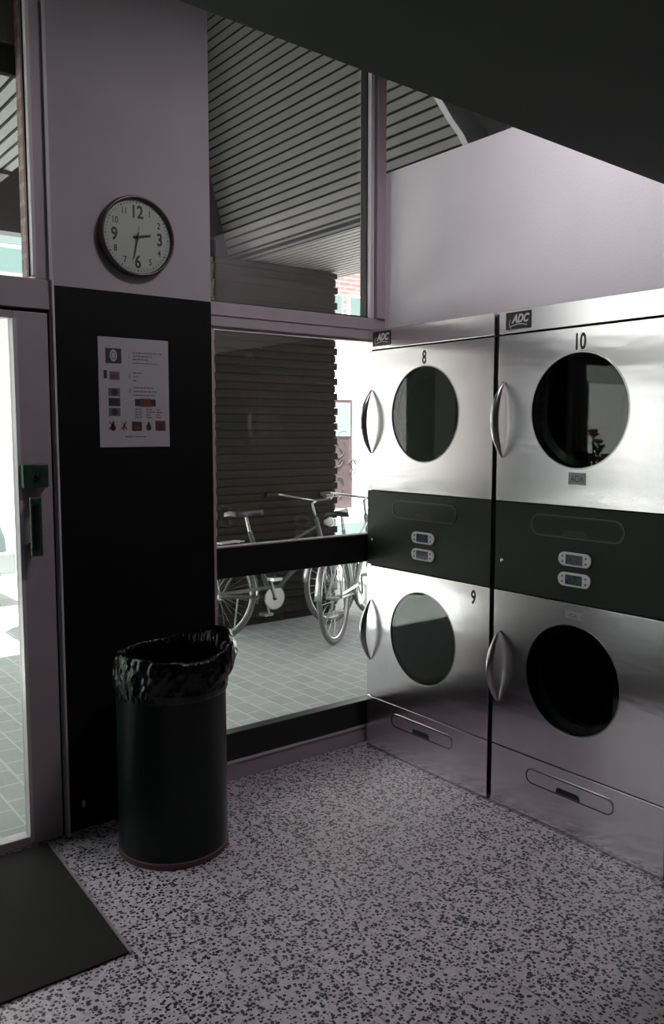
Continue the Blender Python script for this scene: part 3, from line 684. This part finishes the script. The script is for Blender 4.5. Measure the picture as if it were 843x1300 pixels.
# ------------------------------------------------------------------ bicycles
def bicycle(label, loc, rz, lean, paint, basket=False, steer=0, rubber=None):
    t = thing('bicycle', label, 'bicycle', loc, rz, 'bicycles parked outside', rot=(lean, 0, rz))
    R = 0.335; FW, RW = 0.55, -0.52
    def wheel(x, parent, c, s):
        f = lambda px, pz, py=0: Vector((x + c*px - s*py, s*px + c*py, R+pz))
        bm = bmesh.new(); tube(bm, [f(R*0.965*math.cos(a), R*0.965*math.sin(a)) for a in [2*PI*k/48 for k in range(48)]], 0.019, 10, True)
        w = obj('wheel', bm, M['tyre'], parent, smooth=True)
        bm = bmesh.new(); tube(bm, [f(R*0.89*math.cos(a), R*0.89*math.sin(a)) for a in [2*PI*k/48 for k in range(48)]], 0.010, 8, True)
        obj('rim', bm, M['bike_metal'], w, smooth=True)
        bm = bmesh.new()
        for k in range(28):
            a = 2*PI*k/28; y = 0.025 if k % 2 else -0.025
            tube(bm, [f(0.02*math.cos(a+1), 0.02*math.sin(a+1), y), f(R*0.88*math.cos(a), R*0.88*math.sin(a))], 0.0012, 4)
        obj('spokes', bm, M['bike_metal'], w)
        bm = bmesh.new(); tube(bm, [f(0, 0, -0.05), f(0, 0, 0.05)], 0.018, 12); obj('wheel_hub', bm, M['bike_metal'], w, smooth='auto')
        bm = bmesh.new(); aa = [math.radians(-15+k*9) for k in range(22)]
        rows = []
        for a in aa:
            rows.append([bm.verts.new(f((R+0.022-abs(y)*0.25)*math.cos(a), (R+0.022-abs(y)*0.25)*math.sin(a), y)) for y in (-0.028, -0.014, 0.014, 0.028)])
        for A, D in zip(rows, rows[1:]):
            for q in range(3): bm.faces.new((A[q], A[q+1], D[q+1], D[q]))
        fo = obj('mudguard', bm, M['bike_metal'], t, smooth=True)
        m = fo.modifiers.new('s', 'SOLIDIFY'); m.thickness = 0.002
    c, s = math.cos(steer), math.sin(steer)
    wheel(RW, t, 1, 0); wheel(FW, t, c, s)
    head0, head1 = Vector((0.40, 0, 0.86)), Vector((0.455, 0, 0.66)); bb = Vector((-0.05, 0, 0.28)); seat = Vector((-0.22, 0, 0.80)); ra = Vector((RW, 0, R)); fa = Vector((FW, 0, R))
    bm = bmesh.new()
    tube(bm, [head0, head1], 0.021, 12); tube(bm, [head1+Vector((-0.005, 0, 0.03)), bb], 0.019, 12); tube(bm, [head0+Vector((0.01, 0, -0.06)), bb.lerp(seat, 0.55)], 0.014, 12); tube(bm, [bb, seat], 0.017, 12)
    for y in (-0.055, 0.055):
        tube(bm, [bb, ra+Vector((0, y, 0))], 0.010, 8); tube(bm, [seat+Vector((0.02, 0, -0.08)), ra+Vector((0, y, 0))], 0.008, 8)
    obj('frame', bm, paint, t, smooth='auto')
    bm = bmesh.new(); bm2 = bmesh.new()
    for y in (-0.055, 0.055):
        a = Vector((FW - s*y, c*y, R)); tube(bm, [head1, head1+Vector((0.02-s*y, c*y, -0.05)), a], 0.010, 8)
    obj('fork', bm, M['bike_metal'], t, smooth='auto')
    ax = head0+Vector((-0.03, 0, 0.12)); rt = lambda x, y, z: ax+Vector((c*x-s*y, s*x+c*y, z))
    bm = bmesh.new(); tube(bm, [head0, ax, rt(0.05, 0, 0.02)], 0.012, 10)
    tube(bm, [rt(-0.20, -0.30, 0.07), rt(-0.08, -0.27, 0.07), rt(0.03, -0.16, 0.04), rt(0.05, 0, 0.02), rt(0.03, 0.16, 0.04), rt(-0.08, 0.27, 0.07), rt(-0.20, 0.30, 0.07)], 0.011, 10)
    hb = obj('handlebar', bm, M['bike_metal'], t, smooth=True)
    for y in (-1, 1):
        bm = bmesh.new(); tube(bm, [rt(-0.21, 0.302*y, 0.07), rt(-0.10, 0.277*y, 0.07)], 0.017, 10)
        obj('grip', bm, M['saddle'], hb, smooth='auto')
    bm = bmesh.new(); tube(bm, [seat, seat+Vector((-0.03, 0, 0.13))], 0.012, 10)
    prof = [(-0.14, 0.085), (-0.12, 0.10), (-0.05, 0.075), (0.02, 0.035), (0.11, 0.020), (0.15, 0.012)]
    sp = obj('seat_post', bm, M['bike_metal'], t)
    bm = bmesh.new(); rows = []
    for x, w in prof:
        cx = seat+Vector((-0.03+x, 0, 0.135)); rows.append([bm.verts.new(cx+Vector((0, w*q, hgt))) for q, hgt in ((-1, -0.02), (-0.9, 0.012), (0, 0.026), (0.9, 0.012), (1, -0.02), (0, -0.01))])
    for A, D in zip(rows, rows[1:]):
        for q in range(6): bm.faces.new((A[q], A[(q+1) % 6], D[(q+1) % 6], D[q]))
    bm.faces.new(rows[0]); bm.faces.new(rows[-1][::-1]); obj('saddle', bm, M['saddle'], t, smooth=True)
    bm = bmesh.new(); lathe(bm, [(0.092, -0.062), (0.085, -0.066), (0.02, -0.066), (0.02, -0.058), (0.092, -0.058), (0.092, -0.062)], lambda u, v, h: bb+Vector((u, h, v)), 32)
    cr = obj('chainring', bm, M['bike_metal'], t)
    for sg in (-1, 1):
        e = bb+Vector((0.05*sg, 0.09*sg, -0.16*sg)); bm = bmesh.new(); tube(bm, [bb+Vector((0, 0.075*sg, 0)), e], 0.009, 8)
        ca = obj('crank_arm', bm, M['bike_metal'], t)
        bm = bmesh.new(); box(bm, e.x-0.04, e.x+0.04, e.y+0.01*sg, e.y+0.10*sg, e.z-0.012, e.z+0.012); obj('pedal', bm, M['bike_metal'], ca)
    bm = bmesh.new(); p = [bb+Vector((0.09, -0.06, 0.095)), bb+Vector((-0.05, -0.06, 0.10)), ra+Vector((-0.02, -0.06, 0.04)), ra+Vector((-0.02, -0.06, 0.02)), bb+Vector((-0.05, -0.06, 0.075)), bb+Vector((0.07, -0.06, 0.07))]
    prism(bm, [(q.x, q.z) for q in p], lambda u, w: Vector((u, -0.072, w)), lambda u, w: Vector((u, -0.068, w))); obj('chain_guard', bm, paint, t)
    bm = bmesh.new()
    for y in (-0.05, 0, 0.05): tube(bm, [(-0.30, y, 0.735), (-0.72, y, 0.72)], 0.005, 6)
    for y in (-0.06, 0.06): tube(bm, [(-0.60, y, 0.72), (RW, y, R)], 0.005, 6)
    for x in (-0.35, -0.5, -0.70): tube(bm, [(x, -0.06, 0.73), (x, 0.06, 0.73)], 0.005, 6)
    rk = obj('rear_rack', bm, M['bike_metal'], t)
    bm = bmesh.new(); box(bm, -0.755, -0.73, -0.03, 0.03, 0.66, 0.71); obj('tail_light', bm, M['red_lens'], t, bevel=0.004)
    bm = bmesh.new(); q0 = head1+Vector((0.07, 0, 0.16)); lathe(bm, [(0, 0.045), (0.036, 0.04), (0.04, 0.02), (0.02, -0.03), (0, -0.035)], lambda u, v, h: q0+Vector((h, u, v)), 24)
    obj('headlight', bm, M['lens'], t, smooth=True)
    bm = bmesh.new(); tube(bm, [(-0.30, 0.06, 0.31), (-0.26, 0.20, 0.02)], 0.008, 6); obj('kickstand', bm, M['bike_metal'], t)
    return t
bicycle('silver bicycle standing side-on in front of the broad brick pier', (0.97, 2.25, 0.0), 0.0, math.radians(-2), M['bike_paint'], steer=0.25)
h = math.radians(34); c_, s_ = math.cos(h), math.sin(h)
bicycle('pale bicycle set at an angle in the bright gap right of the brick pier', (2.02-0.55*c_, 2.30-0.55*s_, 0.0), h, math.radians(-3), M['bike_paint_pale'], steer=-0.3)

# ------------------------------------------------------------------ planter and notice board left of the door (seen mirrored in dryer 10)
pl = thing('potted_shrub', 'tall potted shrub with pink flowers, mirrored in the window of dryer 10', 'potted plant', (-3.25, 1.05, 0))
bm = bmesh.new(); lathe(bm, [(0, 0), (0.17, 0), (0.24, 0.5), (0.26, 0.5), (0.26, 0.54), (0.22, 0.54), (0.2, 0.48), (0, 0.47)], Z, 32); obj('pot', bm, M['pot'], pl, smooth='auto')
bm = bmesh.new(); lv = bmesh.new(); fl = bmesh.new()
for k in range(26):
    a = random.uniform(0, 2*PI); r = random.uniform(0.05, 0.30); hh = random.uniform(1.05, 1.55)
    tip = Vector((r*math.cos(a), r*math.sin(a), hh)); mid = Vector((r*0.5*math.cos(a+0.3), r*0.5*math.sin(a+0.3), 0.5+(hh-0.5)*0.5))
    tube(bm, [Vector((0.05*math.cos(a), 0.05*math.sin(a), 0.46)), mid, tip], 0.006, 5)
    for q in range(16):
        p = mid.lerp(tip, random.random()) + Vector([random.uniform(-.07, .07) for _ in range(3)]); d = Vector([random.uniform(-1, 1) for _ in range(3)]).normalized(); e = d.orthogonal().normalized()
        lv.faces.new([lv.verts.new(v) for v in (p-d*0.045, p+e*0.02+d.cross(e)*0.006, p+d*0.045, p-e*0.02+d.cross(e)*0.006)])
    lathe(fl, [(0, 0.018), (0.022, 0.022), (0.045, 0.012), (0.03, -0.01), (0, -0.014)], lambda u, v, h2: tip+Vector((u, v, h2)), 9)
obj('stems', bm, M['leaf'], pl); obj('foliage', lv, M['leaf'], pl); obj('blossoms', fl, M['flower'], pl)
nbd = thing('notice_board', 'dark teal street sign board with white curve, mirrored in dryer 10', 'sign', (-4.9, 2.3, 0), rz=math.radians(-35))
obj('board', B(-0.55, 0.55, -0.02, 0.02, 1.25, 2.05), M['sign_dark'], nbd, bevel=0.004)
for x in (-0.5, 0.5):
    obj('post', B(x-0.02, x+0.02, 0.02, 0.06, 0, 2.05), M['pot'], nbd)
bm = bmesh.new(); pts = [(-0.05+0.10*math.sin(t*1.2), 1.28+0.72*t) for t in [k/10 for k in range(11)]]
prism(bm, pts+[(x+0.07*(1-abs(z-1.6)), z) for x, z in pts[::-1]], lambda u, w: Vector((u, -0.021, w)), lambda u, w: Vector((u, -0.026, w))); obj('white_curve', bm, M['sign_white'], nbd)
bm = bmesh.new(); text_bm(bm, 'roo', 0.22, lambda x, y, z: Vector((x-0.32, -0.022-z, y+1.62)), 1.0, 0, 0.001, 0.004); obj('lettering', bm, M['sign_white'], nbd)

# ------------------------------------------------------------------ car at the kerb
cr = thing('car', 'silver car parked across the walkway, glimpsed through the door glass', 'car', (-0.35, 4.55, -0.02))
prof = [(0, 0.35), (0.02, 0.62), (0.10, 0.86), (0.45, 0.92), (0.85, 1.30), (1.2, 1.42), (2.2, 1.44), (2.8, 1.30), (3.35, 0.98), (4.05, 0.86), (4.2, 0.62), (4.22, 0.32), (4.1, 0.22), (0.1, 0.22)]
bm = bmesh.new(); prism(bm, [(-x, z) for x, z in prof], lambda u, w: Vector((u, 0.0 if w < 1 else 0.12, w)), lambda u, w: Vector((u, 1.7 if w < 1 else 1.58, w)))
obj('body', bm, M['car_paint'], cr, bevel=0.03)
bm = bmesh.new(); prism(bm, [(-0.62, 0.98), (-0.98, 1.30), (-1.25, 1.36), (-2.15, 1.38), (-2.72, 1.24), (-3.1, 1.0)], lambda u, w: Vector((u, 0.02 if w < 1.1 else 0.09, w)), lambda u, w: Vector((u, 0.2, w)))
obj('side_window', bm, M['car_glass'], cr)
for x in (-0.80, -3.35):
    for y, sg in ((0.02, 1), (1.68, -1)):
        bm = bmesh.new(); lathe(bm, [(0, -0.02), (0.19, -0.02), (0.20, -0.03), (0.31, -0.03), (0.32, 0.0), (0.32, 0.17), (0, 0.17)], lambda u, v, h: Vector((x+u, y+h*sg, 0.32+v)), 32)
        w = obj('wheel', bm, M['rubber'], cr, smooth='auto')
        bm = bmesh.new(); lathe(bm, [(0, -0.035), (0.18, -0.028), (0.185, -0.018)], lambda u, v, h: Vector((x+u, y+h*sg, 0.32+v)), 24); obj('hubcap', bm, M['bike_metal'], w)
obj('rear_light', B(-0.03, 0.02, 1.45, 1.65, 0.66, 0.82), M['red_lens'], cr)
obj('bumper', B(-0.25, 0.05, -0.02, 1.72, 0.30, 0.50), M['pot'], cr, bevel=0.02)

# ------------------------------------------------------------------ light
w = bpy.data.worlds.new('world'); sc.world = w; w.use_nodes = True
bg = w.node_tree.nodes['Background']; bg.inputs[0].default_value = (0.93, 0.96, 0.97, 1); bg.inputs[1].default_value = 2.5
sun = bpy.data.lights.new('sun', 'SUN'); sun.energy = 40; sun.angle = 0.01; sun.color = (1, 0.97, 0.93)
so = bpy.data.objects.new('sun', sun); C.objects.link(so)
el = math.radians(75); az = Vector((0.66, 0.75, 0)).normalized()
d = Vector((az.x*math.cos(el), az.y*math.cos(el), -math.sin(el)))
so.rotation_euler = d.to_track_quat('-Z', 'Y').to_euler()
lp = bpy.data.lights.new('room_fill', 'AREA'); lp.shape = 'RECTANGLE'; lp.size = 0.5; lp.size_y = 0.12; lp.energy = 11; lp.color = (1.0, 0.92, 0.98)  # unseen fill light added to lift the clock wall and partition, no fixture
lo = bpy.data.objects.new('room_fill', lp); C.objects.link(lo); lo.location = (-0.62, -1.36, 3.25)
